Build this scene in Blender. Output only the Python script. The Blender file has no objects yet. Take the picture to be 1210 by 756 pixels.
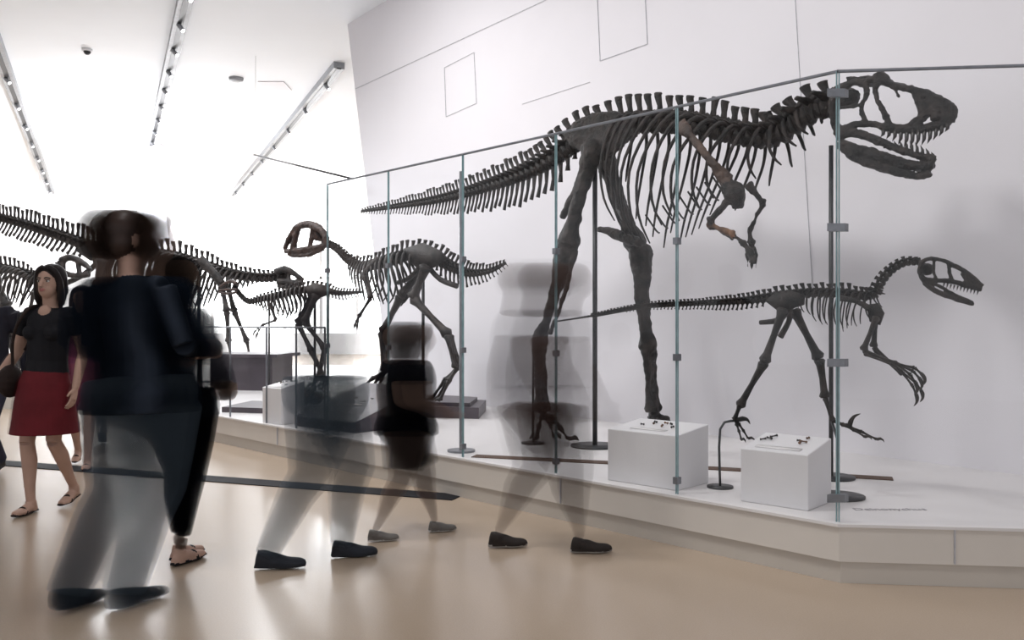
import bpy, math, random
from mathutils import Vector, Matrix, kdtree, noise
from mathutils.bvhtree import BVHTree
random.seed(7)
V=Vector
F=1008.0; CX=605.0; HY=383.0; EH=1.3
CAM=V((0,0,EH))
scene=bpy.context.scene
scene.view_settings.view_transform='Standard'
def ray(u,v): return V(((u-CX)/F,1,-(v-HY)/F))
def G(u,v,z=0.0):
    r=ray(u,v); return CAM+r*((z-EH)/r.z)
def AT(u,v,Y): return CAM+ray(u,v)*Y

# ------------------------------------------------------------ materials
def newmat(name):
    m=bpy.data.materials.new(name); m.use_nodes=True
    nt=m.node_tree; b=nt.nodes['Principled BSDF']; o=nt.nodes['Material Output']
    return m,nt,b,o
def mat(name,col,rough=.6,alpha=1.0,metal=0,var=.12,scale=20,bump=0,spec=.5,emis=0,col2=None,p0=.35,p1=.68):
    m,nt,b,o=newmat(name)
    tc=nt.nodes.new('ShaderNodeTexCoord'); nz=nt.nodes.new('ShaderNodeTexNoise')
    nz.inputs['Scale'].default_value=scale; nz.inputs['Detail'].default_value=6
    nt.links.new(tc.outputs['Object'],nz.inputs['Vector'])
    cr=nt.nodes.new('ShaderNodeValToRGB')
    c2=col2 if col2 else tuple(min(1,c*(1+var)) for c in col)
    c1=col if col2 else tuple(c*(1-var) for c in col)
    cr.color_ramp.elements[0].position=p0; cr.color_ramp.elements[1].position=p1
    cr.color_ramp.elements[0].color=(*c1,1); cr.color_ramp.elements[1].color=(*c2,1)
    nt.links.new(nz.outputs['Fac'],cr.inputs['Fac']); nt.links.new(cr.outputs['Color'],b.inputs['Base Color'])
    b.inputs['Roughness'].default_value=rough; b.inputs['Metallic'].default_value=metal
    b.inputs['Specular IOR Level'].default_value=spec
    if emis: 
        b.inputs['Emission Color'].default_value=(*col,1); b.inputs['Emission Strength'].default_value=emis
    if bump:
        n2=nt.nodes.new('ShaderNodeTexNoise'); n2.inputs['Scale'].default_value=scale*4.5; n2.inputs['Detail'].default_value=8; n2.inputs['Roughness'].default_value=.7
        nt.links.new(tc.outputs['Object'],n2.inputs['Vector'])
        bp=nt.nodes.new('ShaderNodeBump'); bp.inputs['Strength'].default_value=bump; bp.inputs['Distance'].default_value=.02
        nt.links.new(n2.outputs['Fac'],bp.inputs['Height']); nt.links.new(bp.outputs['Normal'],b.inputs['Normal'])
    if alpha<1: b.inputs['Alpha'].default_value=alpha
    return m
def volmat(name,col,dens):
    m,nt,b,o=newmat(name); nt.nodes.remove(b)
    s=nt.nodes.new('ShaderNodeVolumeScatter'); s.inputs['Color'].default_value=(*col,1); s.inputs['Density'].default_value=dens
    a=nt.nodes.new('ShaderNodeVolumeAbsorption'); a.inputs['Color'].default_value=(*col,1); a.inputs['Density'].default_value=dens
    ad=nt.nodes.new('ShaderNodeAddShader'); nt.links.new(s.outputs[0],ad.inputs[0]); nt.links.new(a.outputs[0],ad.inputs[1]); nt.links.new(ad.outputs[0],o.inputs['Volume'])
    return m
def stripes(name,c1,c2,scale,rough=.4):
    m,nt,b,o=newmat(name)
    tc=nt.nodes.new('ShaderNodeTexCoord'); w=nt.nodes.new('ShaderNodeTexWave'); w.inputs['Scale'].default_value=scale
    nt.links.new(tc.outputs['Object'],w.inputs['Vector'])
    cr=nt.nodes.new('ShaderNodeValToRGB'); cr.color_ramp.elements[0].color=(*c1,1); cr.color_ramp.elements[1].color=(*c2,1)
    nt.links.new(w.outputs['Fac'],cr.inputs['Fac']); nt.links.new(cr.outputs['Color'],b.inputs['Base Color'])
    b.inputs['Roughness'].default_value=rough; b.inputs['Specular IOR Level'].default_value=.15
    return m
def glassmat():
    m,nt,b,o=newmat('clear_glass')
    nt.nodes.remove(b)
    t=nt.nodes.new('ShaderNodeBsdfTransparent'); t.inputs['Color'].default_value=(.965,.970,.975,1)
    g=nt.nodes.new('ShaderNodeBsdfGlossy'); g.inputs['Roughness'].default_value=.02
    mx=nt.nodes.new('ShaderNodeMixShader'); mx.inputs[0].default_value=.03
    nt.links.new(t.outputs[0],mx.inputs[1]); nt.links.new(g.outputs[0],mx.inputs[2]); nt.links.new(mx.outputs[0],o.inputs['Surface'])
    return m
M={}
M['wall']=mat('wall_paint',(.72,.705,.735),.75,var=.012,scale=1.2)
M['wallw']=mat('wall_white',(.83,.84,.86),.8,var=.01,scale=1)
M['ceil']=mat('ceiling_paint',(.79,.81,.84),.8,var=.01,scale=1)
M['floor']=mat('polished_floor',(.40,.315,.235),.23,col2=(.44,.35,.265),scale=160,spec=.55)
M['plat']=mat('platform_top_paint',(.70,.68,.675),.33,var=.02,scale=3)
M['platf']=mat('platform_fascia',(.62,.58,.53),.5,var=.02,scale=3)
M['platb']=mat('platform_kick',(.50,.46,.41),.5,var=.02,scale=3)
M['grate']=stripes('floor_grate_metal',(.004,.004,.006),(.02,.02,.024),30,.7)
M['grate2']=stripes('platform_grate_bronze',(.04,.024,.018),(.16,.10,.07),25,.6)
M['seam']=mat('panel_joint_grey',(.46,.46,.49),.8)  # plain grey for strips marking wall and platform panel joints
M['glass']=glassmat()
M['gedge']=mat('glass_edge_green',(.22,.34,.36),.15)
M['steel']=mat('brushed_steel',(.20,.21,.23),.35,metal=.6)
M['black']=mat('blackened_steel',(.02,.022,.025),.45)
M['bone']=mat('fossil_bone_dark',(.004,.0035,.0035),.44,col2=(.046,.034,.030),scale=12,bump=.9,spec=.5,p0=.42,p1=.74)
M['bone2']=mat('fossil_bone_grey',(.010,.009,.009),.5,col2=(.050,.040,.037),scale=12,bump=.5,spec=.4)
M['boneo']=mat('fossil_bone_tan',(.045,.024,.016),.5,col2=(.24,.12,.06),scale=9,bump=.6)
M['bonesc']=mat('fossil_bone_brown',(.016,.011,.010),.5,col2=(.09,.055,.04),scale=8,bump=.6)
M['boner']=mat('fossil_bone_russet',(.018,.011,.010),.5,col2=(.075,.038,.028),scale=18,bump=.5)
M['tooth']=mat('tooth_enamel',(.022,.018,.017),.3,var=.4)
M['plinthw']=mat('plinth_white',(.69,.68,.69),.5,var=.01,scale=3)
M['plinthd']=mat('plinth_plum',(.06,.048,.06),.4,var=.1,scale=5)
M['lamp']=mat('lamp_lens',(1,1,1),.5,emis=6,var=0)
M['fix']=mat('fixture_grey',(.30,.31,.33),.5)
M['added_glow']=mat('added_far_glow',(.95,.98,1),.5,emis=1.9,var=0)  # added emission that whitens the far room and gives the floor its sheen
M['label']=mat('label_ink',(.35,.33,.35),.7)

# ------------------------------------------------------------ mesh builder
def catmull(pts,n):
    out=[]
    P=[pts[0]]+list(pts)+[pts[-1]]
    for i in range(1,len(P)-2):
        for k in range(n):
            t=k/n; a,b,c,d=P[i-1],P[i],P[i+1],P[i+2]
            out.append(0.5*((2*b)+(c-a)*t+(2*a-5*b+4*c-d)*t*t+(3*b-a-3*c+d)*t**3))
    out.append(pts[-1].copy()); return out
def lerplist(rs,n):
    out=[]
    for i in range(len(rs)-1):
        for k in range(n):
            t=k/n
            if isinstance(rs[i],tuple): out.append(tuple(rs[i][j]*(1-t)+rs[i+1][j]*t for j in range(2)))
            else: out.append(rs[i]*(1-t)+rs[i+1]*t)
    out.append(rs[-1]); return out
class MB:
    def __init__(s): s.v=[]; s.f=[]; s.m=[]
    def tube(s,pts,rad,n=8,side=None,mat=0,smooth=0):
        pts=[V(p) for p in pts]
        if not isinstance(rad,(list,)): rad=[rad]*len(pts)
        if any(isinstance(r,tuple) for r in rad): rad=[r if isinstance(r,tuple) else (r,r) for r in rad]
        if smooth: pts=catmull(pts,smooth); rad=lerplist(rad,smooth)
        t0=(pts[1]-pts[0]).normalized()
        if side is None: side=V((0,0,1)) if abs(t0.z)<.8 else V((1,0,0))
        sv=V(side); base=len(s.v)
        for i,p in enumerate(pts):
            a=pts[max(0,i-1)]; b=pts[min(len(pts)-1,i+1)]
            t=(b-a)
            t=t.normalized() if t.length>1e-9 else t0
            sv=sv-t*sv.dot(t)
            if sv.length<1e-6: sv=t.orthogonal()
            sv.normalize(); nv=t.cross(sv)
            r=rad[i]; ra,rb=(r if isinstance(r,tuple) else (r,r))
            for k in range(n):
                an=2*math.pi*k/n
                s.v.append(p+sv*(ra*math.cos(an))+nv*(rb*math.sin(an)))
        for i in range(len(pts)-1):
            for k in range(n):
                k2=(k+1)%n
                s.f.append((base+i*n+k,base+i*n+k2,base+(i+1)*n+k2,base+(i+1)*n+k)); s.m.append(mat)
        s.f.append(tuple(base+k for k in range(n))[::-1]); s.m.append(mat)
        e=base+(len(pts)-1)*n
        s.f.append(tuple(e+k for k in range(n))); s.m.append(mat)
    def ell(s,c,r,mat=0,n=12,rot=None):
        c=V(c); base=len(s.v); h=n//2+1
        R=rot if rot else Matrix.Identity(3)
        for i in range(1,h):
            th=math.pi*i/h
            for k in range(n):
                ph=2*math.pi*k/n
                s.v.append(c+R@V((r[0]*math.sin(th)*math.cos(ph),r[1]*math.sin(th)*math.sin(ph),r[2]*math.cos(th))))
        top=len(s.v); s.v.append(c+R@V((0,0,r[2]))); bot=len(s.v); s.v.append(c+R@V((0,0,-r[2])))
        for i in range(h-2):
            for k in range(n):
                k2=(k+1)%n
                s.f.append((base+i*n+k,base+(i+1)*n+k,base+(i+1)*n+k2,base+i*n+k2)); s.m.append(mat)
        for k in range(n):
            k2=(k+1)%n
            s.f.append((top,base+k,base+k2)); s.m.append(mat)
            e=base+(h-2)*n
            s.f.append((bot,e+k2,e+k)); s.m.append(mat)
    def plate(s,pts,th,mat=0):
        th=V(th); b=len(s.v); n=len(pts)
        for p in pts: s.v.append(V(p)-th/2)
        for p in pts: s.v.append(V(p)+th/2)
        s.f.append(tuple(range(b,b+n))[::-1]); s.m.append(mat)
        s.f.append(tuple(range(b+n,b+2*n))); s.m.append(mat)
        for k in range(n):
            k2=(k+1)%n
            s.f.append((b+k,b+k2,b+n+k2,b+n+k)); s.m.append(mat)
    def box(s,c,ax,ay,az,mat=0):
        c=V(c);ax=V(ax);ay=V(ay);az=V(az)
        s.plate([c-ax-ay,c+ax-ay,c+ax+ay,c-ax+ay],az*2,mat)
    def slab(s,pts,z0,z1,mat=0):
        s.plate([V((p[0],p[1],(z0+z1)/2)) for p in pts],V((0,0,z1-z0)),mat)
    def bone(s,a,b,r,n=8,mat=0,bulge=1.35):
        a=V(a);b=V(b)
        ts=[0,.05,.16,.5,.84,.95,1]; rs=[.7*bulge,bulge,.92,.68,.88,bulge,.7*bulge]
        s.tube([a.lerp(b,t) for t in ts],[r*q for q in rs],n,mat=mat)
    def only(s,tags):
        o=MB()
        for f,m in zip(s.f,s.m):
            if m in tags: o.f.append(f); o.m.append(m)
        used=sorted({i for f in o.f for i in f}); mp={i:j for j,i in enumerate(used)}
        o.v=[s.v[i] for i in used]; o.f=[tuple(mp[i] for i in f) for f in o.f]
        return o
    def obj(s,name,mats,parent=None,smooth=True,recalc=True):
        me=bpy.data.meshes.new(name); me.from_pydata([tuple(v) for v in s.v],[],s.f)
        for m in mats: me.materials.append(m)
        me.polygons.foreach_set('material_index',s.m)
        me.update()
        import bmesh
        if recalc:
            bm=bmesh.new(); bm.from_mesh(me); bmesh.ops.recalc_face_normals(bm,faces=bm.faces); bm.to_mesh(me); bm.free()
        me.polygons.foreach_set('use_smooth',[smooth]*len(me.polygons))
        o=bpy.data.objects.new(name,me); scene.collection.objects.link(o)
        if parent: o.parent=parent
        return o
def remeshed(b,name,mats,voxel,parent=None,disp=0,dscale=12,iters=2):
    """fuse the builder's parts into one continuous surface, keep each part's material"""
    src=b.obj('tmp',[],None,recalc=True)
    rm=src.modifiers.new('r','REMESH'); rm.mode='VOXEL'; rm.voxel_size=voxel
    sm=src.modifiers.new('s','SMOOTH'); sm.factor=.5; sm.iterations=iters
    dg=bpy.context.evaluated_depsgraph_get(); dg.update()
    me=bpy.data.meshes.new_from_object(src.evaluated_get(dg))
    me.materials.clear()
    for m in mats: me.materials.append(m)
    if len(mats)>1:
        bv=BVHTree.FromPolygons([tuple(v) for v in b.v],b.f)
        for pg in me.polygons:
            r=bv.find_nearest(pg.center+pg.normal*voxel*.5)
            pg.material_index=b.m[r[2]] if r[2] is not None else 0
    me.polygons.foreach_set('use_smooth',[True]*len(me.polygons))
    if disp:
        nn=[v.normal.copy() for v in me.vertices]
        for v,q in zip(me.vertices,nn):
            v.co+=q*disp*(noise.noise(v.co*dscale)+.5*noise.noise(v.co*dscale*2.7))
    bpy.data.objects.remove(src,do_unlink=True)
    me.name=name
    o=bpy.data.objects.new(name,me); scene.collection.objects.link(o)
    if parent: o.parent=parent
    return o
def empty(name,loc=(0,0,0)):
    e=bpy.data.objects.new(name,None); e.empty_display_size=.2; e.location=loc; scene.collection.objects.link(e); return e

# ------------------------------------------------------------ room
C=V((1.630,4.268,0)); DG=V((-.692,.722,0)).normalized(); NG=V((.722,.692,0)).normalized()
W0=V((1.86,7.63,0)); DW=V((.612,-.791,0)).normalized()
NW=V((-.791,-.612,0)).normalized()
PH=.30; CEIL=6.0
def PW(u,v,off=0):
    r=ray(u,v); o=W0+NW*off; t=(o-CAM).dot(NW)/r.dot(NW); return CAM+r*t
def FL(u,inset=0):
    o=C+NG*inset; k=(u-CX)/F
    t=(k*o.y-o.x)/(DG.x-k*DG.y); return o+DG*t
b=MB(); b.slab([(-22,-7),(14,-7),(14,38),(-22,38)],-.1,0); b.obj('floor',[M['floor']],smooth=False)
b=MB(); b.slab([(-22,-7),(14,-7),(14,38),(-22,38)],CEIL,CEIL+.1); b.obj('ceiling',[M['ceil']],smooth=False)
a1=PW(408,5); a2=PW(432,215); 
def wl(z): 
    k=(z-a2.z)/(a1.z-a2.z); p=a2+(a1-a2)*k; return V((p.x,p.y,z))
R1=W0+DW*9.5
b=MB(); b.plate([wl(PH),V((R1.x,R1.y,PH)),V((R1.x,R1.y,CEIL)),wl(CEIL)],-NW*.1)
o=b.obj('wall_back',[M['wall']],smooth=False); o.location=-NW*.05
b=MB(); b.slab([(-17.5,14),(-16.0,37),(-16.2,37),(-17.7,14)],0,CEIL); b.slab([(-17.5,14),(-22,14),(-22,14.2),(-17.6,14.2)],0,CEIL)
b.obj('wall_left',[M['wallw']],smooth=False)
b=MB(); b.slab([(-17,37),(14,37),(14,37.2),(-17,37.2)],0,CEIL); b.obj('wall_far',[M['wallw']],smooth=False)
b=MB(); b.slab([(-14.5,36.9),(-2,36.9),(-2,36.98),(-14.5,36.98)],.9,5.8)
b.obj('added_glow_1',[M['added_glow']],smooth=False)  # invented glowing panel in front of the far wall
b=MB()
for i in range(9): b.box((-14.5+i*12.5/8,36.85,3.35),(.05,0,0),(0,.05,0),(0,0,2.5))
b.box((-8.25,36.85,3.3),(6.25,0,0),(0,.05,0),(0,0,.04)); b.obj('trim_1',[M['wallw']],smooth=False)
b=MB()
def seam(pts,w=.005):
    for p,q in zip(pts[:-1],pts[1:]):
        A=PW(*p,.004);B=PW(*q,.004); d=(B-A).normalized(); n=d.cross(NW).normalized()
        b.plate([A-n*w,B-n*w,B+n*w,A+n*w],NW*.006)
seam([(420,105),(645,0),(700,-26)],.0045); seam([(705,-20),(709,72),(765,52),(762,-10)],.0035); seam([(525,80),(560,62),(563,122),(527,138),(525,80)],.0035)
seam([(939,-10),(960,340)],.002); seam([(617,123),(697,97)],.002)
b.obj('trim_2',[M['seam']],smooth=False)
b=MB()
b.plate([V((-9.85,22.2,6)),V((-9.15,22.2,6)),V((-8.1,21.6,0)),V((-8.8,21.6,0))],(0,.6,0)); b.obj('leaning_column',[M['wall']],smooth=False)
def track(name,p,q,nsp):
    b=MB(); p=V((*p,CEIL-.06)); q=V((*q,CEIL-.06)); d=(q-p).normalized(); n=V((-d.y,d.x,0))
    b.box((p+q)/2,d*((q-p).length/2),n*.10,V((0,0,.06)),0)
    b.box((p+q)/2-V((0,0,.055)),d*((q-p).length/2),n*.04,V((0,0,.012)),1)
    for i in range(nsp):
        c=p.lerp(q,(i+.5)/nsp)+V((0,0,-.06)); aim=V((.5+random.random()*.3,-.2,-.7)).normalized()
        b.tube([c+V((0,0,.04)),c-V((0,0,.04))],.015,6,mat=0)
        c=c-V((0,0,.06)); b.tube([c-aim*.07,c+aim*.07],.035,10,mat=0); b.tube([c+aim*.07,c+aim*.075],.03,10,mat=2)
    return b.obj(name,[M['fix'],M['black'],M['lamp']],smooth=False)
track('ceiling_light_track',(-4.2,11.2),(-9.3,22.0),9)
track('ceiling_light_track.001',(-3.1,15.3),(-10.0,30.5),8)
track('ceiling_light_track.002',(-8.0,13.0),(-16.2,30.0),9)
b=MB(); p=G(103,58,CEIL); b.tube([p,p-V((0,0,.04))],.085,16,mat=1); b.ell(p-V((0,0,.04)),(.06,.06,.06),0); b.obj('dome_camera',[M['black'],M['wallw']])
b=MB(); p=G(279,92,CEIL); b.tube([p,p-V((0,0,.05)),p-V((0,0,.07))],[.14,.13,.08],16); b.obj('smoke_detector',[M['fix']])
b=MB(); p=G(325,101,CEIL); b.box(p-V((0,0,.008)),(.25,0,0),(0,.3,0),(0,0,.008)); b.obj('ceiling_vent',[M['wall']],smooth=False)
b=MB(); b.tube([AT(300,183,15.),AT(416,211,12.6)],.016,6); b.tube([AT(302,183.5,14.95),V((AT(302,183,14.95).x,14.95,CEIL))],.003,6); b.obj('suspended_cable_rail',[M['black']])
RR=V((4.72,3.93,0)); LE=FL(108); 
poly=[C,RR,W0+DW*4.9-NW*.3,W0-DW*6.2-NW*.3,V((-3,21,0)),V((-9.5,21,0)),LE]
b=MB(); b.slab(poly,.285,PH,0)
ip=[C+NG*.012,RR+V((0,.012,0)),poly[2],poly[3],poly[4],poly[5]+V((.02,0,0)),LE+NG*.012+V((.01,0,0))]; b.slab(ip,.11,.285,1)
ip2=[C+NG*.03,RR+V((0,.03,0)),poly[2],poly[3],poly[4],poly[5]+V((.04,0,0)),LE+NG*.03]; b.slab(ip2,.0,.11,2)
dR=(RR-C).normalized()
for k in [.56,1.9]:
    b.box(C+dR*k+V((0,.008,.2)),dR*.003,V((0,.006,0)),(0,0,.085),3)
for k in [1.9,3.8,5.7,7.6]:
    b.box(C+DG*k+NG*.008+V((0,0,.2)),DG*.003,NG*.006,(0,0,.085),3)
b.obj('display_platform',[M['plat'],M['platf'],M['platb'],M['seam']],smooth=False)
def strip(name,p,q,w,z,m):
    b=MB(); d=(q-p).normalized(); n=V((-d.y,d.x,0)); b.box((p+q)/2+V((0,0,z+.003-(p.z+q.z)/2)),d*((q-p).length/2),n*w,(0,0,.003)); 
    return b.obj(name,[m],smooth=False)
strip('floor_grate',G(-80,541),G(541,588),.11,0,M['grate'])
strip('platform_floor_grate',G(560,539,PH),G(800,551,PH),.06,PH,M['grate2'])
strip('platform_floor_grate.001',G(806,551.5,PH),G(1055,566,PH),.06,PH,M['grate2'])
b=MB(); b.slab([(-12.5,12.3),(-7.3,13.2),(-8.2,17.5),(-13,17)],0,.3); b.obj('display_platform.001',[M['platf']],smooth=False)
GT=2.58
us=[387,459,547,657,800,990]; pts=[FL(u,.05) for u in us]
cor=pts[-1]; gr=cor+dR*3.0
root=empty('glass_barrier')
b=MB()
def pane(p,q,z0,z1):
    d=(q-p).normalized(); p=p+d*.006;q=q-d*.006
    i=len(b.v); b.v+= [V((p.x,p.y,z0)),V((q.x,q.y,z0)),V((q.x,q.y,z1)),V((p.x,p.y,z1))]; b.f.append((i,i+1,i+2,i+3)); b.m.append(0)
for p,q in zip(pts[:-1],pts[1:]): pane(p,q,PH,GT)
pane(cor,gr,PH,GT)
b.obj('panes',[M['glass']],root,smooth=False,recalc=False)
b=MB()
for i,p in enumerate(pts+[gr]):
    d=DG if i<5 else dR
    for s in (-1,1): b.box(V((p.x,p.y,(PH+GT)/2))+d*.006*s,d*.002,NG*.005,(0,0,(GT-PH)/2))
b.obj('pane_edges',[M['gedge']],root,smooth=False)
b=MB()
al=pts+[gr]
for i,(p,q) in enumerate(zip(al[:-1],al[1:])):
    b.tube([V((p.x,p.y,GT)),V((q.x,q.y,GT))],.009,6)
for i,p in enumerate(pts):
    for z in ([2.47,1.79,1.105,.42] if i==5 else [1.79,1.105,.38]):
        d=DG; w=.045 if i==5 else .016
        b.box(V((p.x,p.y,z)),V((1,0,0))*w if i==5 else d*w,NG*.02,(0,0,.02))
p=FL(545,.22); b.tube([V((p.x,p.y,PH)),V((p.x,p.y,2.5))],.016,8); b.tube([V((p.x,p.y,PH)),V((p.x,p.y,PH+.015))],.11,16)
b.obj('rail_and_clamps',[M['steel']],root,smooth=False)
root=empty('low_glass_barrier')
b=MB(); lu=[384,350,315,272,238,190,150,112]; lp=[FL(u,.05) for u in lu]
for p,q in zip(lp[:-1],lp[1:]): pane(p,q,PH,1.27)
b.obj('panes',[M['glass']],root,smooth=False,recalc=False)
b=MB()
for p in lp: b.box(V((p.x,p.y,.785)),DG*.006,NG*.008,(0,0,.485))
for p,q in zip(lp[:-1],lp[1:]): b.tube([V((p.x,p.y,1.27)),V((q.x,q.y,1.27))],.008,6)
b.obj('rail_and_posts',[M['steel']],root,smooth=False)
def plinth(name,p,q,dep,h0,h1,m):
    r=empty(name); b=MB(); d=(q-p).normalized(); n=V((-d.y,d.x,0)); 
    if n.dot(NG)<0: n=-n
    A=V((p.x,p.y,PH)); B=V((q.x,q.y,PH)); A2=A+n*dep; B2=B+n*dep
    H0=V((0,0,h0));H1=V((0,0,h1)); i=len(b.v)
    b.v+=[A,B,B2,A2,A+H0,B+H0,B2+H1,A2+H1]
    for f in [(0,3,2,1),(4,5,6,7),(0,1,5,4),(1,2,6,5),(2,3,7,6),(3,0,4,7)]: b.f.append(tuple(i+k for k in f)); b.m.append(0)
    o=b.obj('body',[m],r,smooth=False)
    bv=o.modifiers.new('b','BEVEL'); bv.width=.006; bv.segments=2
    b=MB(); c=(A+B+A2+B2)/4+(H0+H1)/2
    sl=(n*dep+H1-H0).normalized(); up=d.cross(sl).normalized()
    if up.z<0: up=-up
    for k in range(7):
        a=c+d*random.uniform(-.13,.13)+sl*random.uniform(-.05,.09)+up*.012; e=a+d*random.uniform(-.05,.05)+sl*random.uniform(-.04,.04)
        b.bone(a,e+V((.01,0,0)),.006,6,mat=k%2)
    b.box(c-sl*.1+up*.003,d*.13,sl*.02,up*.002,2)
    b.obj('specimens',[M['bone'],M['boneo'],M['plat']],r)
    return r
plinth('specimen_plinth',G(718,567,PH),G(800,580,PH),.36,.33,.37,M['plinthw'])
plinth('specimen_plinth.001',G(875,592,PH),G(955,604,PH),.32,.30,.36,M['plinthw'])
plinth('specimen_plinth.002',G(310,499,PH),G(332,502,PH),.28,.36,.42,M['plinthw'])
plinth('specimen_plinth.003',G(348,503,PH),G(420,512,PH),.9,.10,.38,M['plinthd'])
b=MB(); b.slab([(-1.85,9.35),(-.35,9.0),(-.3,9.9),(-.9,10.3),(-1.9,10.3)],PH,.42); b.slab([(-1.75,9.42),(-.45,9.1),(-.4,9.85),(-.95,10.2),(-1.8,10.2)],.42,.46); b.obj('plum_mount_base',[M['plinthd']],smooth=False)
b=MB(); b.slab([(-4.6,13.0),(-3.6,12.8),(-3.5,13.6),(-4.5,13.9)],PH,.80); b.slab([(-4.7,12.9),(-3.5,12.7),(-3.4,13.7),(-4.6,14.0)],.80,.85)
b.obj('display_counter',[M['plinthd']],smooth=False)
b=MB(); b.slab([(-3.3,9.7),(-2.2,9.4),(-2.1,10.2),(-3.2,10.5)],PH,.36); b.obj('plum_mount_base.001',[M['plinthd']],smooth=False)
b=MB(); c=G(352,470,.45); b.ell(c,(.2,.12,.09)); b.ell(c+V((.2,0,.0)),(.1,.08,.08)); 
for k in range(6): b.tube([c+V((-.15+.06*k,-.1,.02)),c+V((-.13+.06*k,0,.12)),c+V((-.12+.06*k,.1,.0))],.016,6,smooth=3)
b.obj('nest_fossil',[M['boneo']])

# ------------------------------------------------------------ dinosaurs
def planeP(O,d):
    O=V(O); d=V(d).normalized(); n=V((d.y,-d.x,0))
    if n.dot(CAM-O)<0: n=-n
    def P(u,v,o=0.0):
        r=ray(u,v); q=O+n*o; q=V((q.x,q.y,0)); t=(q.x*n.x+q.y*n.y)/(r.x*n.x+r.y*n.y); return CAM+r*t
    return P,n
def spine(b,P,n,ctrl,k=1.75,minsp=.05,mat=0,ribr=.24,lean=.25):
    rows=[]
    for c in ctrl:
        c=list(c)+[0]*(7-len(c)); rows.append((P(c[0],c[1]),c[2:]))
    pos=catmull([r[0] for r in rows],12)
    par=[]
    for i in range(len(rows)-1):
        for j in range(12):
            t=j/12; par.append([rows[i][1][q]*(1-t)+rows[i+1][1][q]*t for q in range(5)])
    par.append(rows[-1][1])
    L=[0]
    for i in range(1,len(pos)): L.append(L[-1]+(pos[i]-pos[i-1]).length)
    def samp(s):
        for i in range(1,len(L)):
            if L[i]>=s:
                t=(s-L[i-1])/max(1e-9,L[i]-L[i-1]); return pos[i-1].lerp(pos[i],t),[par[i-1][q]*(1-t)+par[i][q]*t for q in range(5)]
        return pos[-1],par[-1]
    s=0; t0=(pos[12]-pos[0]).normalized(); sg=1 if t0.cross(n).z>0 else -1
    while s<L[-1]:
        p,q=samp(s); r=q[0]; sp=max(minsp,k*r); s+=sp
        p,q=samp(s-sp/2); a,_=samp(max(0,s-sp)); e,_=samp(s); t=(e-a)
        if t.length<1e-5: continue
        t.normalize(); r,sh,ch,rl,rw=q; up=t.cross(n)*sg; up.normalize(); h=sp*.47
        b.tube([p-t*h,p-t*h*.75,p,p+t*h*.75,p+t*h],[r*.85,r*1.05,r*.64,r*1.05,r*.85],10,mat=mat)
        j=random.uniform(.86,1.14); jl=random.uniform(-.05,.05)
        if sh>.012:
            w=sp*.32
            b.tube([p+up*r*.6,p+up*(r+sh*.45)-t*sh*lean*.5,p+up*(r+sh*.85*j)-t*sh*(lean+jl),p+up*(r+sh*.95*j)-t*sh*(lean+jl),p+up*(r+sh*j)-t*sh*(lean+jl)],[(w*1.15,r*.36),(w*.8,r*.18),(w*1.15,r*.26),(w*1.3,r*.34),(w*1.0,r*.2)],8,side=t,mat=mat)
            for sd in (-1,1):
                b.tube([p+up*r*.6+n*sd*r*.4,p+up*r*1.0+n*sd*r*1.3-t*r*.3,p+up*r*1.1+n*sd*r*2.1-t*r*.5],[(r*.5,r*.28),(r*.36,r*.18),(r*.28,r*.15)],6,side=t,mat=mat)
                b.tube([p+up*r*1.0+n*sd*r*.45+t*h*.3,p+up*r*1.2+n*sd*r*.55+t*h*1.3],r*.28,6,mat=mat)
                b.tube([p+up*r*1.1+n*sd*r*.45-t*h*.3,p+up*r*1.35+n*sd*r*.5-t*h*1.1],r*.24,6,mat=mat)
        if ch>.012:
            b.tube([p-up*r*.6-t*h,p-up*(r+ch*.5)-t*(h+ch*.2),p-up*(r+ch*j)-t*(h+ch*.45)],[r*.4,r*.24,(r*.45,r*.18)],6,side=t,mat=mat)
        if rl>.03:
            for sd in (-1,1):
                rr=random.uniform(.90,1.06)*rl; jt=random.uniform(-.03,.03)*rl
                b.tube([p+up*r*.5+n*sd*r*.6,p+up*r*.7+n*sd*rw*.6,p-up*rr*.13+n*sd*rw*.95-t*rr*.03,p-up*rr*.45+n*sd*rw*1.05-t*(rr*.07+jt),p-up*rr*.78+n*sd*rw*.85-t*(rr*.05+jt),p-up*rr*1.0+n*sd*rw*.55+t*(rr*.03-jt)],
                    [ribr*r*1.4,ribr*r*1.4,ribr*r*1.15,ribr*r*.95,ribr*r*.85,ribr*r*.45],6,mat=mat,smooth=3)
def toe(b,A,tip,r,claw,segs=3,mat=0,up=.03):
    A=V(A);tip=V(tip); prev=A
    for i in range(1,segs+1):
        t=i/segs; q=A.lerp(tip,t)+V((0,0,up*math.sin(math.pi*t)))
        b.bone(prev,q,r*(1-.15*i),8,mat=mat); prev=q
    d=(tip-A); d.z=0; d.normalize()
    b.tube([prev,prev+d*claw*.5+V((0,0,claw*.15)),prev+d*claw*.85-V((0,0,claw*.05)),prev+d*claw-V((0,0,claw*.35))],[r*.7,r*.6,r*.35,.001],6,mat=mat)
def claw(b,p,d,curl,L,r,mat=0):
    p=V(p);d=V(d).normalized();curl=V(curl).normalized()
    b.tube([p,p+d*L*.35,p+d*L*.7+curl*L*.15,p+d*L*.9+curl*L*.5],[r,r*1.1,r*.7,.001],6,mat=mat,smooth=3)
def hand(b,w,dirs,seg,r,mat=0,cl=1.2):
    for d in dirs:
        d=V(d); e=w+d*seg; b.bone(w,e,r,6,mat=mat); d2=(d+V((0,0,-.35))).normalized(); e2=e+d2*seg*.7; b.bone(e,e2,r*.9,6,mat=mat)
        claw(b,e2,d2,(-d.x*.4,-d.y*.4,-1),seg*cl,r*.95,mat)
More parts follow.
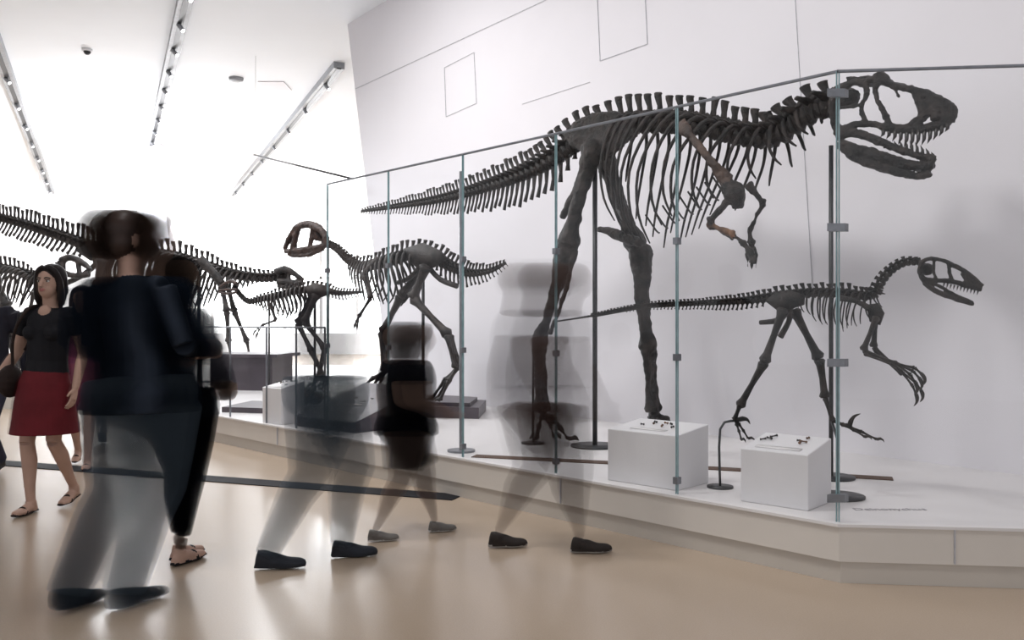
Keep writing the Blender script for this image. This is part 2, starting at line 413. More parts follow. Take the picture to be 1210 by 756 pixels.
def metat(b,a,c,r,n,mat=0):
    s=n
    for k in (-1,0,1): b.bone(a+s*k*r*.75,c+s*k*r*1.1,r*.72,8,mat=mat)
def skullbars(b,P,bars,w0,w1,mat=0):
    (ua,wa),(ub,wb)=w0,w1
    for pts,r in bars:
        for sd in (-1,1):
            q=[]
            for (u,v) in pts:
                t=(u-ua)/(ub-ua); q.append(P(u,v,sd*(wa*(1-t)+wb*t)))
            rr=r if isinstance(r,list) else [r]*len(q)
            b.tube(q,rr,8,mat=mat,smooth=3)
def rod(b,p,z=PH,r=.014,base=.1,mat=1):
    p=V(p); b.tube([V((p.x,p.y,z)),p],r,8,mat=mat); b.tube([V((p.x,p.y,z)),V((p.x,p.y,z+.014))],base,20,mat=mat)

# --- large tyrannosaur
HP=AT(700,200,7.0)
P,n=planeP((HP.x,HP.y,0),(.7,-.714,0))
fw=V((.7,-.714,0)).normalized()
b=MB()
spine(b,P,n,[(427,250,.012,.02,.01),(470,244,.022,.06,.05),(520,236,.032,.10,.10),(570,223,.042,.12,.15),(620,206,.052,.15,.2),(655,188,.062,.18,.2),(688,165,.072,.19,0),
 (716,153,.075,.17,0),(745,149,.07,.17,0,.72,.26),(780,147,.07,.17,0,.90,.36),(820,149,.07,.16,0,.84,.38),(858,157,.07,.14,0,.62,.32),(888,163,.07,.13,0,.42,.22),(914,162,.072,.13,0,.25,.13),(938,148,.075,.14,0,.16,.1),(960,133,.075,.13,0,.1,.08),(984,124,.07,.09,0,0,0)],k=1.32,ribr=.175)
for k in range(9):
    u=775+k*10; v=272-k*5.5
    b.tube([P(u-12,v-18,.3),P(u,v,.12),P(u+4,v+3,0),P(u,v,-.12),P(u-12,v-18,-.3)],.007,6,smooth=3)
rod(b,P(703,185,0),r=.02,base=.2); rod(b,P(982,172,0),r=.015,base=.15)
o1=.18; o2=-.2
q=P(637,405,o1+.02); b.tube([V((q.x-.05,q.y,PH)),V((q.x-.05,q.y,q.z))],.010,8,mat=1); b.tube([V((q.x-.05,q.y,PH)),V((q.x-.05,q.y,PH+.012))],.1,16,mat=1)
q=P(768,480,o2-.05); b.tube([V((q.x,q.y,PH)),q],.012,8,mat=1)
b.tube([P(600,219,.0),P(650,197,0),P(700,168,0)],.014,8,mat=1)
for i in range(12):
    u=1044+i*6.9; v=152+(1 if i<8 else -2.4*(i-8)+1); l=[9,11,14,18,21,22,20,19,17,15,13,10][i]
    for sd in (-1,1):
        w=.17-.12*(u-990)/136
        b.tube([P(u,v,sd*w),P(u-.3,v+l*.6,sd*w),P(u-3.5,v+l,sd*w)],[.015,.011,.0008],6,mat=3)
for i in range(10):
    u=1046+i*6.3; v=175+i*1.5; l=[7,10,12,14,16,17,16,14,12,9][i]
    for sd in (-1,1):
        w=.165-.12*(u-990)/136
        b.tube([P(u,v,sd*w),P(u,v-l*.6,sd*w),P(u-2.5,v-l,sd*w)],[.013,.009,.0008],6,mat=3)
trex=b.obj('tyrannosaur_skeleton',[M['bone'],M['black'],M['boneo'],M['tooth']])
b=MB()
for sd in (-1,1):
    b.plate([P(x,y,sd*.13) for x,y in [(668,160),(680,144),(703,133),(730,132),(748,142),(752,160),(738,170),(722,184),(706,190),(692,180),(678,176)]],n*.05)
    b.tube([P(712,180,sd*.1),P(724,205,sd*.09),P(734,240,sd*.05),P(741,272,sd*.03)],[.075,.045,.035,.04],10,smooth=3)
    b.tube([P(698,182,sd*.1),P(686,215,sd*.07),P(664,258,sd*.03)],[.06,.04,.03],10,smooth=3)
    m=4 if sd==1 else 0
    b.tube([P(803,146,sd*.34),P(815,160,sd*.37),P(838,188,sd*.36),P(860,214,sd*.3)],[(.06,.022),(.032,.022),(.030,.022),(.055,.03)],10,side=fw,mat=m,smooth=4)
    b.tube([P(857,216,sd*.3),P(868,228,sd*.26),P(872,244,sd*.2)],[.04,.075,.04],10,smooth=3,mat=0)
b.tube([P(708,270,0),P(726,276,0),P(742,282,0),(P(758,287,0))],[(.025,.035),(.04,.05),(.045,.055),(.035,.045)],10,smooth=3)
b.tube([P(700,176,.05),P(699,180,o1),P(694,200,o1),P(684,235,o1),P(676,268,o1),P(672,286,o1),P(671,296,o1)],[.08,.095,.07,.055,.064,.1,.07],12,smooth=4)
b.tube([P(670,291,o1),P(667,305,o1),P(656,345,o1),P(645,380,o1),P(638,402,o1),P(637,410,o1)],[.09,.095,.048,.041,.075,.06],12,smooth=4)
b.tube([P(679,296,o1),P(668,345,o1+.06),P(650,395,o1+.05)],[.032,.018,.02],6,smooth=3)
metat(b,P(637,408,o1),P(641,486,o1),.046,n)
A=P(642,488,o1)
for (u,v) in [(672,519),(655,516),(634,517)]: toe(b,A,G(u,v,PH+.04),.034,.1)
b.tube([P(712,176,-.05),P(714,180,o2),P(720,205,o2),P(732,240,o2),P(744,270,o2),P(751,288,o2),P(753,296,o2)],[.08,.095,.072,.057,.066,.1,.07],12,smooth=4)
b.tube([P(755,292,o2),P(757,305,o2),P(760,345,o2),P(763,385,o2),P(766,408,o2),P(766,414,o2)],[.09,.1,.052,.043,.078,.06],12,smooth=4)
b.tube([P(750,300,o2),P(752,350,o2+.07),P(760,400,o2+.05)],[.032,.018,.02],6,smooth=3)
metat(b,P(767,412,o2),P(772,486,o2),.048,n)
A=P(773,488,o2)
for (u,v) in [(815,524),(798,517),(765,513)]: toe(b,A,G(u,v,PH+.04),.035,.1)
b.bone(P(866,232,.27),P(838,262,.27),.033,mat=0); b.bone(P(836,264,.27),P(868,277,.27),.022,mat=2); b.bone(P(838,267,.24),P(868,282,.24),.018,mat=0)
hand(b,P(870,280,.26),[(fw+V((0,0,-.7))).normalized(),(fw*1.2+V((0,0,-1.3))).normalized()],.075,.017,0,1.4)
b.bone(P(884,218,-.2),P(902,240,-.2),.03); b.bone(P(902,240,-.2),P(886,272,-.2),.02); 
hand(b,P(886,273,-.2),[(fw*.3+V((0,0,-1))).normalized(),(fw*-.1+V((0,0,-1))).normalized()],.08,.017,0,1.4)
mm=[M['bone'],M['black'],M['boneo'],M['tooth'],M['bonesc']]
remeshed(b,'limbs_and_girdles',mm,.011,trex,disp=.013,dscale=13)
b=MB()
bars=[([(996,152),(1010,147),(1028,146),(1046,150),(1068,152),(1090,152),(1108,149),(1122,144)],[.023,.018,.020,.024,.028,.030,.028,.022]),
([(992,106),(1005,98),(1022,95),(1040,94),(1058,101),(1078,106),(1098,112),(1114,119),(1127,131)],[.034,.022,.018,.024,.018,.022,.024,.025,.018]),
([(1116,121),(1126,132),(1124,144)],[.026,.028,.020]),
([(1080,108),(1087,122),(1093,138)],[.018,.026,.034]),([(1096,116),(1104,128),(1107,141)],[.026,.036,.030]),([(1106,121),(1115,131),(1117,142)],.027),([(1068,151),(1080,145),(1092,138)],[.018,.022,.028]),
([(1041,94),(1034,108),(1042,128),(1052,148)],[.032,.014,.014,.022]),([(1052,100),(1060,110),(1062,116)],[.012,.009,.007]),
([(1020,95),(1025,108),(1018,128),(1024,146)],[.022,.014,.014,.018]),
([(992,104),(984,122),(986,142),(994,162)],[.034,.028,.024,.034]),([(988,128),(1002,126),(1018,124)],.011),([(1034,93),(1041,87),(1050,94)],[.018,.022,.012]),
([(990,162),(1004,157),(1024,161),(1046,170),(1070,179),(1090,185),(1106,188)],[.028,.028,.028,.024,.022,.021,.020]),
([(992,170),(1008,176),(1034,183),(1060,191),(1086,196),(1104,196)],[.03,.036,.038,.032,.027,.024]),
([(996,176),(1012,188),(1036,196),(1060,203),(1084,208),(1100,204)],[.022,.024,.028,.024,.023,.020])]
skullbars(b,P,bars,(990,.17),(1126,.04))
b.ell(P(1000,116,0),(.09,.09,.06)); b.tube([P(1010,97,0),P(1042,96,0),P(1080,108,0),P(1118,122,0)],[(.020,.14),(.018,.11),(.018,.07),(.026,.045)],10,side=V((0,0,1)),smooth=3)
b.tube([P(1080,198,0),P(1100,199,0)],[(.024,.06),(.026,.04)],10,side=V((0,0,1)))
remeshed(b,'skull',mm,.0075,trex,disp=.011,dscale=20)

# --- dromaeosaur
P,n=planeP((1.65,5.12,0),(.8,-.6,0)); fw=V((.8,-.6,0))
b=MB()
spine(b,P,n,[(655,380,.006,0,0),(700,373,.009,.012,.01),(760,362,.012,.016,.013),(820,359,.015,.02,.02),(868,357,.019,.03,.03),(900,354,.024,.035,.02),(925,351,.028,.045,0),(950,348,.025,.04,0,.1,.05),(975,347,.024,.04,0,.19,.085),(1000,348,.024,.04,0,.21,.09),(1022,351,.023,.035,0,.15,.07),(1036,347,.022,.03,0,.05,.03),(1043,333,.021,.028),(1054,320,.02,.025),(1070,311,.019,.02),(1089,310,.018,.01)],k=1.5,minsp=.026,ribr=.2)
for k in range(5): b.tube([P(700,373+k*.8-1.5,(k-2)*.006),P(760,362+k*.8-1.5,(k-2)*.006),P(860,357+k*.9-2,(k-2)*.006)],.0045,5)
for sd in (-1,1):
    b.plate([P(x,y,sd*.045) for x,y in [(905,356),(916,345),(935,343),(951,349),(950,360),(938,364),(930,370),(918,366)]],n*.02)
    b.tube([P(930,366,sd*.04),P(920,378,sd*.03),P(898,381,sd*.015)],[.025,.018,.014],8,smooth=3)
    b.tube([P(934,366,sd*.04),P(932,380,sd*.02),P(922,398,sd*.01)],[.022,.016,.02],8,smooth=3)
    b.tube([P(992,352,sd*.085),P(1012,356,sd*.09),P(1030,366,sd*.075)],[(.018,.007),(.013,.007),(.02,.01)],8,side=V((0,0,1)),smooth=3)
    b.plate([P(x,y,sd*.05) for x,y in [(1024,360),(1038,358),(1045,370),(1040,384),(1028,380)]],n*.02)
def leg(h,k,a,m,o,toes,rr,z=None):
    b.bone(P(*h,o),P(*k,o),rr*1.1,10); b.bone(P(*k,o),P(*a,o),rr*.95,10); b.bone(P(k[0]+4,k[1]+2,o+.015),P(a[0]+2,a[1]-4,o+.012),rr*.36,6); metat(b,P(*a,o),P(*m,o),rr*.58,n)
    for i,(u,v) in enumerate(toes): toe(b,P(*m,o),P(u,v,o+(.03 if i else -.03)),rr*.5,.04,3,up=.008)
leg((926,364),(903,428),(874,480),(868,495),.08,[(884,518),(876,519)],.026)
claw(b,P(872,496,.08),fw+V((0,0,.3)),(0,0,-1),.09,.014)
leg((938,366),(968,424),(975,470),(984,497),-.07,[(1036,519),(1022,516)],.027)
claw(b,P(1004,504,-.07),fw*.2+V((0,0,1)),fw,.09,.014)
def arm(s,e,w,o,dirs):
    b.bone(P(*s,o),P(*e,o),.019,8); b.bone(P(*e,o),P(*w,o),.0125,8); b.bone(P(e[0]+1,e[1]+4,o+.01),P(w[0],w[1]+3,o+.01),.008,6)
    for d in dirs:
        W=P(*w,o); d=V(d).normalized(); e1=W+d*.09; b.bone(W,e1,.0088,6); d2=(d+V((0,0,-.7))).normalized(); e2=e1+d2*.05; b.bone(e1,e2,.0085,6); claw(b,e2,(d2+V((0,0,-.5))),(-fw+V((0,0,-.6))),.06,.011)
arm((1036,374),(1020,414),(1060,430),.09,[fw+V((0,0,-.45)),fw*.9+V((0,0,-.75)),fw+V((0,0,-.2))])
arm((1036,368),(1032,410),(1066,440),-.08,[fw*.6+V((0,0,-.8)),fw*.8+V((0,0,-.6))])
for i in range(11):
    u=1116+i*4; v=334+i*.9
    for sd in (-1,1): w=.055-.04*(u-1088)/72; b.tube([P(u,v,sd*w),P(u-1.5,v+5.5,sd*w)],[.006,.0008],5,mat=3)
for i in range(8):
    u=1116+i*4; v=345+i*1.6
    for sd in (-1,1): w=.055-.04*(u-1088)/72; b.tube([P(u,v,sd*w),P(u-1,v-4.5,sd*w)],[.005,.0008],5,mat=3)
q=P(990,352,0); b.tube([q,V((q.x,q.y,PH))],.011,8,mat=1); b.tube([V((q.x,q.y,PH)),V((q.x,q.y,PH+.012))],.15,20,mat=1)
q=P(868,497,.08); q2=G(851,576,PH); b.tube([q,V((q2.x,q2.y,q.z-.05)),V((q2.x,q2.y,PH))],.008,8,mat=1,smooth=3); b.tube([V((q2.x,q2.y,PH)),V((q2.x,q2.y,PH+.012))],.08,16,mat=1)
q=P(983,498,-.07); q2=P(990,520,0);b.tube([q,q2],.008,6,mat=1)
rap=b.obj('dromaeosaur_skeleton',[M['bone'],M['black'],M['boneo'],M['tooth']])
b=MB()
bars=[([(1088,311),(1096,306),(1112,307),(1128,314),(1145,324),(1161,338)],[.015,.011,.011,.013,.013,.011]),
([(1092,329),(1104,331),(1122,332),(1142,337),(1160,342)],[.011,.011,.013,.015,.012]),
([(1088,311),(1087,322),(1093,333)],.013),([(1104,308),(1103,320),(1107,331)],.008),([(1121,312),(1122,322),(1126,333)],.010),([(1138,322),(1146,337)],.015),([(1150,331),(1156,341)],.013),
([(1092,334),(1104,343),(1120,350),(1138,356),(1151,360)],[.013,.015,.014,.012,.009]),([(1094,332),(1110,338),(1130,349),(1150,358)],.009)]
skullbars(b,P,bars,(1088,.055),(1160,.015))
b.ell(P(1094,318,0),(.04,.04,.035))
remeshed(b,'skull',mm,.0042,rap,disp=.004,dscale=25)

# --- bipedal ornithischian facing left
P,n=planeP((-1.31,9.8,0),(.8,-.6,0)); fw=V((-.8,.6,0))
b=MB()
spine(b,P,n,[(598,311,.012,.03,.02),(578,321,.025,.06,.05),(552,323,.038,.09,.09),(528,314,.048,.12,.12),(508,304,.055,.13,0),(486,302,.055,.13,0,.35,.18),(464,308,.055,.12,0,.52,.25),(442,314,.05,.1,0,.45,.2),(424,314,.045,.07,0,.2,.1),(410,307,.04,.05),(398,295,.035,.04),(383,286,.03,.02)],k=1.4,ribr=.28)
for sd in (-1,1):
    b.plate([P(x,y,sd*.1) for x,y in [(478,294),(500,287),(520,296),(528,306),(512,316),(498,320),(484,308)]],n*.04)
    b.tube([P(505,314,sd*.08),P(520,330,sd*.05),P(540,338,sd*.03)],.03,8,smooth=3)
    b.tube([P(498,314,sd*.08),P(484,328,sd*.07),P(470,334,sd*.05)],.028,8,smooth=3)
    b.tube([P(446,306,sd*.2),P(436,316,sd*.2),P(428,328,sd*.18)],[(.05,.02),(.035,.02),(.05,.03)],8,side=fw,smooth=3)
def leg2(h,k,a,m,o,toes,rr,tz=None,mat=0):
    b.bone(P(*h,o),P(*k,o),rr*1.2,10,mat); b.bone(P(*k,o),P(*a,o),rr,10,mat); metat(b,P(*a,o),P(*m,o),rr*.8,n,mat)
    for (u,v) in toes:
        T=P(u,v,o); 
        if tz: T=V((T.x,T.y,tz))+n*random.uniform(-.06,.06)
        toe(b,P(*m,o),T,rr*.6,.06,2,mat)
leg2((504,314),(488,352),(530,396),(541,434),.16,[(508,458),(516,460),(524,462)],.05,.49)
leg2((500,314),(474,350),(452,392),(456,438),-.16,[(428,458),(436,460),(444,462)],.05,.49)
for sd in (-1,1): b.bone(P(430,326,sd*.2),P(438,352,sd*.2),.03); b.bone(P(438,352,sd*.2),P(424,374,sd*.2),.022); hand(b,P(424,374,sd*.2),[V((-.2,0,-1)),V((-.5,.1,-.9))],.06,.014,0,.6)
rod(b,P(500,312,0),z=.46,r=.018,base=.12); rod(b,P(388,290,0),z=PH,r=.010,base=.08)
mid=b.obj('thescelosaur_skeleton',[M['bone2'],M['black'],M['boner']])
b=MB()
bars=[([(386,282),(378,270),(364,265),(352,268),(344,278),(336,294)],[.04,.048,.048,.044,.038,.026]),([(384,290),(368,294),(352,296),(337,297)],[.034,.038,.038,.028]),([(370,267),(368,282),(366,294)],.03),([(352,270),(348,284),(346,296)],.04),([(385,281),(385,292)],.045),([(382,294),(364,301),(350,302),(341,300)],.028)]
skullbars(b,P,bars,(384,.09),(337,.035),2)
b.ell(P(378,278,0),(.09,.09,.08),2)
remeshed(b,'skull',[M['boner']],.011,mid,disp=.010,dscale=16)

# --- ornithomimid facing left
P,n=planeP((-3.04,12.5,0),(.95,-.3,0)); fw=V((-.95,.3,0))
b=MB()
spine(b,P,n,[(430,345,.012,.03,.02),(402,347,.03,.06,.06),(378,343,.048,.09,0),(352,344,.045,.09,0,.32,.16),(328,350,.045,.08,0,.34,.16),(308,354,.04,.05,0,.12,.08),(294,357,.03,.03),(284,350,.028,.03),(277,340,.025,.02)],k=1.5,ribr=.34)
for sd in (-1,1): b.plate([P(x,y,sd*.09) for x,y in [(360,340),(372,334),(388,338),(386,349),(370,354)]],n*.04)
leg2((374,348),(360,380),(384,412),(375,450),.14,[(360,463),(366,465)],.045,.34)
leg2((370,348),(352,382),(368,415),(386,452),-.14,[(372,463),(378,465)],.045,.34)
for sd in (-1,1): b.bone(P(318,358,sd*.13),P(326,378,sd*.13),.025); b.bone(P(326,378,sd*.13),P(310,384,sd*.13),.02); hand(b,P(310,384,sd*.13),[V((-.8,.2,-.5)),V((-.6,.2,-.8))],.09,.014,0,.7)
skullbars(b,P,[([(280,336),(272,332),(258,340)],[.035,.03,.015]),([(280,342),(270,342),(258,343)],.02),([(280,345),(270,347),(259,345)],.018)],(280,.05),(258,.02),2)
rod(b,P(372,346,0),r=.018,base=.12); rod(b,P(318,352,0),r=.014,base=.1)
b.obj('ornithomimid_skeleton',[M['bone2'],M['black'],M['boner']])

# --- long hadrosaur facing right
P,n=planeP((-6.3,15.0,0),(.97,-.25,0)); fw=V((.97,-.25,0))
b=MB()
spine(b,P,n,[(-90,238,.035,.1,.1),(-30,251,.055,.16,.16),(20,263,.07,.2,.2),(70,279,.085,.24,.22),(110,293,.095,.26,.1),(150,300,.095,.26,0,.7,.32),(200,304,.09,.24,0,.95,.42),(240,314,.08,.18,0,.8,.38),(268,323,.075,.13,0,.35,.2),(295,328,.07,.1,0,.12,.1),(320,329,.065,.08),(336,326,.06,.05)],k=1.3,ribr=.3)
for sd in (-1,1):
    b.plate([P(x,y,sd*.18) for x,y in [(90,296),(110,284),(140,284),(150,296),(130,308),(108,308)]],n*.06)
    b.tube([P(120,306,sd*.15),P(98,325,sd*.1),P(70,338,sd*.05)],.05,8,smooth=3)
    b.tube([P(236,306,sd*.4),P(252,322,sd*.4),P(262,336,sd*.38)],[(.09,.03),(.07,.03),(.08,.04)],8,side=fw,smooth=3)
leg2((122,306),(112,356),(128,400),(118,436),.3,[(134,449),(128,451)],.085,.36)
leg2((118,306),(128,352),(108,396),(100,436),-.3,[(112,449),(106,451)],.085,.36)
for sd,du in ((1,0),(-1,22)):
    b.bone(P(262+du*.3,336,sd*.38),P(268+du*.4,368,sd*.38),.055); b.bone(P(268+du*.4,368,sd*.38),P(270+du,404,sd*.38),.045); toe(b,P(270+du,404,sd*.38),P(276+du,440,sd*.38),.035,.05,2,0,0)
rod(b,P(125,300,0),r=.03,base=.2); rod(b,P(235,312,0),r=.03,base=.2)
had=b.obj('hadrosaur_skeleton',[M['bone2'],M['black'],M['boner']])
b=MB()
skullbars(b,P,[([(326,322),(336,318),(346,322),(358,331)],[.07,.06,.05,.035]),([(328,332),(342,333),(358,334)],[.06,.05,.04]),([(328,338),(342,340),(356,338)],.03),([(340,320),(342,334)],.03)],(326,.12),(362,.06),2)
remeshed(b,'skull',[M['bone2']],.016,had,disp=.008,dscale=12)

# --- small skeleton at left
P,n=planeP((-8.9,14.6,0),(.97,-.25,0)); fw=V((.97,-.25,0))
b=MB()
spine(b,P,n,[(-120,345,.015,.03,.03),(-70,335,.04,.1,.08),(-30,322,.06,.14,.1),(0,318,.065,.16,0,.5,.22),(25,322,.06,.14,0,.6,.26),(42,330,.05,.1,0,.3,.15),(58,326,.045,.06),(72,312,.04,.04)],k=1.4,ribr=.32)
leg2((-8,326),(8,362),(-6,398),(2,436),.2,[(16,451),(12,452)],.07,.34)
leg2((-12,326),(-2,362),(14,398),(20,436),-.2,[(34,451),(30,452)],.07,.34)
for sd in (-1,1): b.bone(P(40,345,sd*.2),P(34,372,sd*.2),.04); b.bone(P(34,372,sd*.2),P(44,392,sd*.2),.03); hand(b,P(44,392,sd*.2),[V((.3,0,-1)),V((.6,0,-.8))],.09,.02,0,.5)
rod(b,P(0,322,0),r=.025,base=.15)
had2=b.obj('hadrosaur_skeleton.001',[M['bone2'],M['black'],M['boner']])
b=MB()
skullbars(b,P,[([(72,308),(84,304),(100,312),(108,320)],[.06,.06,.05,.03]),([(74,322),(90,326),(106,324)],.05),([(74,308),(74,324)],.05),([(92,308),(94,324)],.04)],(72,.1),(108,.04),0)
remeshed(b,'skull',[M['bone2']],.016,had2,disp=.008,dscale=12)

tx=bpy.data.curves.new('floor_label','FONT'); tx.body='Deinonychus'; tx.size=.075; tx.extrude=.0005
to=bpy.data.objects.new('floor_label',tx); scene.collection.objects.link(to); p=G(1010,603,PH); to.location=(p.x,p.y,PH+.002); to.data.materials.append(M['label'])

# ------------------------------------------------------------ people
def dens(pts,rad,step=.025):
    P2=[V(pts[0])];R2=[rad[0]]
    for i in range(1,len(pts)):
        a=V(pts[i-1]);c=V(pts[i]); k=max(1,int((c-a).length/step))
        for j in range(1,k+1):
            t=j/k; P2.append(a.lerp(c,t)); r0,r1=rad[i-1],rad[i]
            if not isinstance(r0,tuple): r0=(r0,r0)
            if not isinstance(r1,tuple): r1=(r1,r1)
            R2.append((r0[0]*(1-t)+r1[0]*t,r0[1]*(1-t)+r1[1]*t))
    if not isinstance(R2[0],tuple): R2[0]=(R2[0],R2[0])
    return P2,R2
TAGS=['skin','hair','top','bottom','shoe','extra']
def build_person(name,H,loc,yaw,pose,style,mats,voxel=.01,solid=TAGS,vol=None,shells=(),mdir=(1,0),footmove=0.0,face=True):
    """solid: parts sharp enough to read as a solid body (one continuous surface).
    vol: {tag:(colour,density)} soft matter for the parts that smeared during the exposure, one closed volume per tag and shell half-width."""
    k=H/1.75
    root=empty(name,(loc[0],loc[1],0)); root.rotation_euler=(0,0,yaw); root.scale=(k,k,k)
    md=Matrix.Rotation(-yaw,3,'Z')@V((mdir[0],mdir[1],0))
    lean=V(pose.get('lean',(0,0,0))); hy=pose.get('headyaw',0); Rz=Matrix.Rotation(hy,3,'Z'); hc=V((0,.02,0))
    fem=style.get('female'); w=.92 if fem else 1.0; bk=style.get('bulk',1.0)
    def figure(b,SH):
        def U(p):
            p=V(p); f=max(0,(p.z-.9)/.8); return p+SH+lean*f
        def Hd(p): p=V(p); q=Rz@V((p.x,p.y,0)); return U(V((q.x+hc.x,q.y+hc.y,p.z)))
        def tb(pts,rad,tag,side=(1,0,0),n=18,raw=False):
            q=[V(p) if raw else U(p) for p in pts]; q,r=dens(q,rad); b.tube(q,r,n,side=side,mat=TAGS.index(tag))
        prof=[(.80,.10,.08),(.86,.155*(1.02 if fem else 1),.115),(.93,.168,.12),(1.0,.155,.11)]
        tb([(0,0,z) for z,a,d in prof],[(a,d) for z,a,d in prof],'bottom')
        pr=[(.98,.158,.115),(1.08,.142 if fem else .152,.105),(1.2,.152*w,.12),(1.3,.168*w,.122),(1.38,.165*w,.105),(1.43,.125*w,.08),(1.455,.075,.062)]
        if style.get('longtop'): pr=[(.84,.178,.14),(.92,.182,.138)]+pr
        tb([(0,.0,z) for z,a,d in pr],[(a*bk,d*bk) for z,a,d in pr],'top')
        if fem:
            for sx in (-1,1): b.ell(U((sx*.075,.085,1.28)),(.06,.055,.06),2)
        if style.get('vneck'): b.ell(U((0,.062,1.425)),(.045,.035,.05),0,24)
        tb([(0,-.01,1.42),(0,0,1.48),(0,.015,1.56)],[(.06,.058),(.05,.052),(.052,.055)],'skin')
        b.ell(Hd((0,0,1.645)),(.072,.092,.102),0,32,Rz); b.ell(Hd((0,.03,1.59)),(.056,.062,.068),0,24,Rz); b.ell(Hd((0,.048,1.553)),(.03,.03,.022),0,12,Rz)
        b.tube([Hd((0,.088,1.655)),Hd((0,.104,1.625)),Hd((0,.11,1.612)),Hd((0,.09,1.605))],[.009,.012,.016,.009],8,mat=0)
        b.tube([Hd((-.024,.083,1.582)),Hd((0,.092,1.583)),Hd((.024,.083,1.582))],[.006,.01,.006],8,mat=0)
        for sx in (-1,1): b.ell(Hd((sx*.076,-.005,1.625)),(.01,.018,.032),0,10,Rz)
        if style['hair']=='short':
            b.ell(Hd((0,-.022,1.68)),(.087,.098,.092),1,32,Rz); b.ell(Hd((0,-.045,1.62)),(.08,.068,.082),1,24,Rz); b.ell(Hd((0,.035,1.725)),(.062,.058,.038),1,24,Rz)
        else:
            b.ell(Hd((0,-.026,1.682)),(.089,.100,.094),1,36,Rz)
            b.tube([Hd((0,-.05,1.68)),Hd((0,-.065,1.58)),Hd((0,-.07,1.47))],[(.09,.05),(.095,.05),(.06,.03)],18,side=Rz@V((1,0,0)),mat=1,smooth=4)
            for sx in (-1,1): b.tube([Hd((sx*.02,.062,1.748)),Hd((sx*.062,.050,1.715)),Hd((sx*.084,.025,1.65)),Hd((sx*.089,.01,1.58)),Hd((sx*.086,-.005,1.52)),Hd((sx*.075,-.02,1.46))],[.016,.02,.022,.026,.026,.012],12,mat=1,smooth=6)
        for sd,key in ((1,'R'),(-1,'L')):
            e,wr=pose['arm'+key]; sh=(sd*.185*w,0,1.405); e=V(e);wr=V(wr)
            tb([(sd*.10*w,0,1.395),(sd*.15*w,0,1.405),sh],[(.055,.06),(.06,.062),(.056,.056)],'top',side=(0,1,0))
            mid=V(sh).lerp(e,.5)
            sl=style.get('sleeve','long')
            if sl=='short': tb([sh,mid],[.058,.056],'top'); tb([V(sh).lerp(e,.4),e],[.042,.036],'skin')
            else: tb([sh,mid,e],[.062,.057,.05],'top')
            if sl=='long': tb([e,e.lerp(wr,.35),e.lerp(wr,.93)],[.05,.048,.036],'top'); tb([e.lerp(wr,.8),wr],[.028,.025],'skin')
            else: tb([e,e.lerp(wr,.3),wr],[.036,.038,.024],'skin')
            d=(wr-e).normalized(); pn=V(pose.get('palm'+key,(-sd,0,0))); pn=(pn-d*pn.dot(d)).normalized(); sv=d.cross(pn).normalized()
            if sv.y<0: sv=-sv
            tb([wr,wr+d*.035,wr+d*.085],[(.024,.019),(.036,.016),(.038,.014)],'skin',side=sv)
            for fi,(o,L) in enumerate([(.029,.068),(.010,.078),(-.010,.072),(-.028,.056)]):
                p0=wr+d*.075+sv*o; p1=p0+d*L*.5+pn*.008; p2=p1+(d*.85+pn*.5).normalized()*L*.32; p3=p2+(d*.6+pn*.8).normalized()*L*.25
                b.tube([U(q) for q in (p0,p1,p2,p3)],[.0092,.009,.0083,.0062],8,mat=0)
            p0=wr+d*.02+sv*.022; p1=p0+(d*.6+sv*.75).normalized()*.04; p2=p1+(d*.9+sv*.3+pn*.3).normalized()*.032
            b.tube([U(q) for q in (p0,p1,p2)],[.013,.011,.008],8,mat=0)
        for sd,key in ((1,'R'),(-1,'L')):
            kn,an,to=[V(q) for q in pose['leg'+key]]
            fs=SH*footmove; kn=kn+SH*(.5+.5*footmove); an=an+fs; to=to+fs; hp=V((sd*.088,0,.88))+SH
            bt=style['bottom']
            def tr(pts,rad,tag): tb(pts,rad,tag,raw=True)
            cal=kn.lerp(an,.3)+V((0,-.015,0))
            if bt=='jeans': tr([hp,hp.lerp(kn,.5),kn,cal,an+V((0,0,-.02))],[(.092,.105),(.082,.09),(.066,.07),(.062,.068),(.058,.066)],'bottom')
            elif bt=='leggings': tr([hp,hp.lerp(kn,.5),kn,cal,kn.lerp(an,.82)],[(.088,.1),(.076,.084),(.056,.058),(.056,.06),(.04,.042)],'bottom')
            elif bt=='shorts': tr([hp,hp.lerp(kn,.5),hp.lerp(kn,.8)],[(.095,.108),(.09,.098),(.088,.094)],'bottom')
            if bt in('skirt','shorts'): tr([hp,kn],[.075,.05],'skin'); tr([kn,cal,an.lerp(kn,.25),an],[.049,.052,.036,.031],'skin')
            if bt=='leggings': tr([kn.lerp(an,.84),an],[.032,.031],'skin')
            f=(to-an); f.z=0; f.normalize(); heel=an-f*.045; heel.z=max(.032,an.z-.055); tz=max(.022,to.z)
            ball=heel.lerp(V((to.x,to.y,tz)),.62); ball.z=max(.03,ball.z); T=V((to.x,to.y,tz)); sv=V((f.y,-f.x,0))
            sc=.95 if style.get('shoe')=='sandal' else 1.12; tag='extra' if style.get('barefeet_solid') else ('skin' if style.get('shoe')=='sandal' else 'shoe')
            tr([an,an-f*.01+V((0,0,-.04))],[.036,.036] if sc<1 else [.044,.046],tag)
            b.tube([heel-f*.01,heel+f*.03,heel.lerp(ball,.55)+V((0,0,.012)),ball,T-f*.03,T],[(.02*sc,.02*sc),(.033*sc,.031),(.036*sc,.036*sc),(.044*sc,.026*sc),(.04*sc,.021*sc),(.022*sc,.013)],14,side=sv,mat=TAGS.index(tag),smooth=4)
            st=5 if not style.get('barefeet_solid') else 4
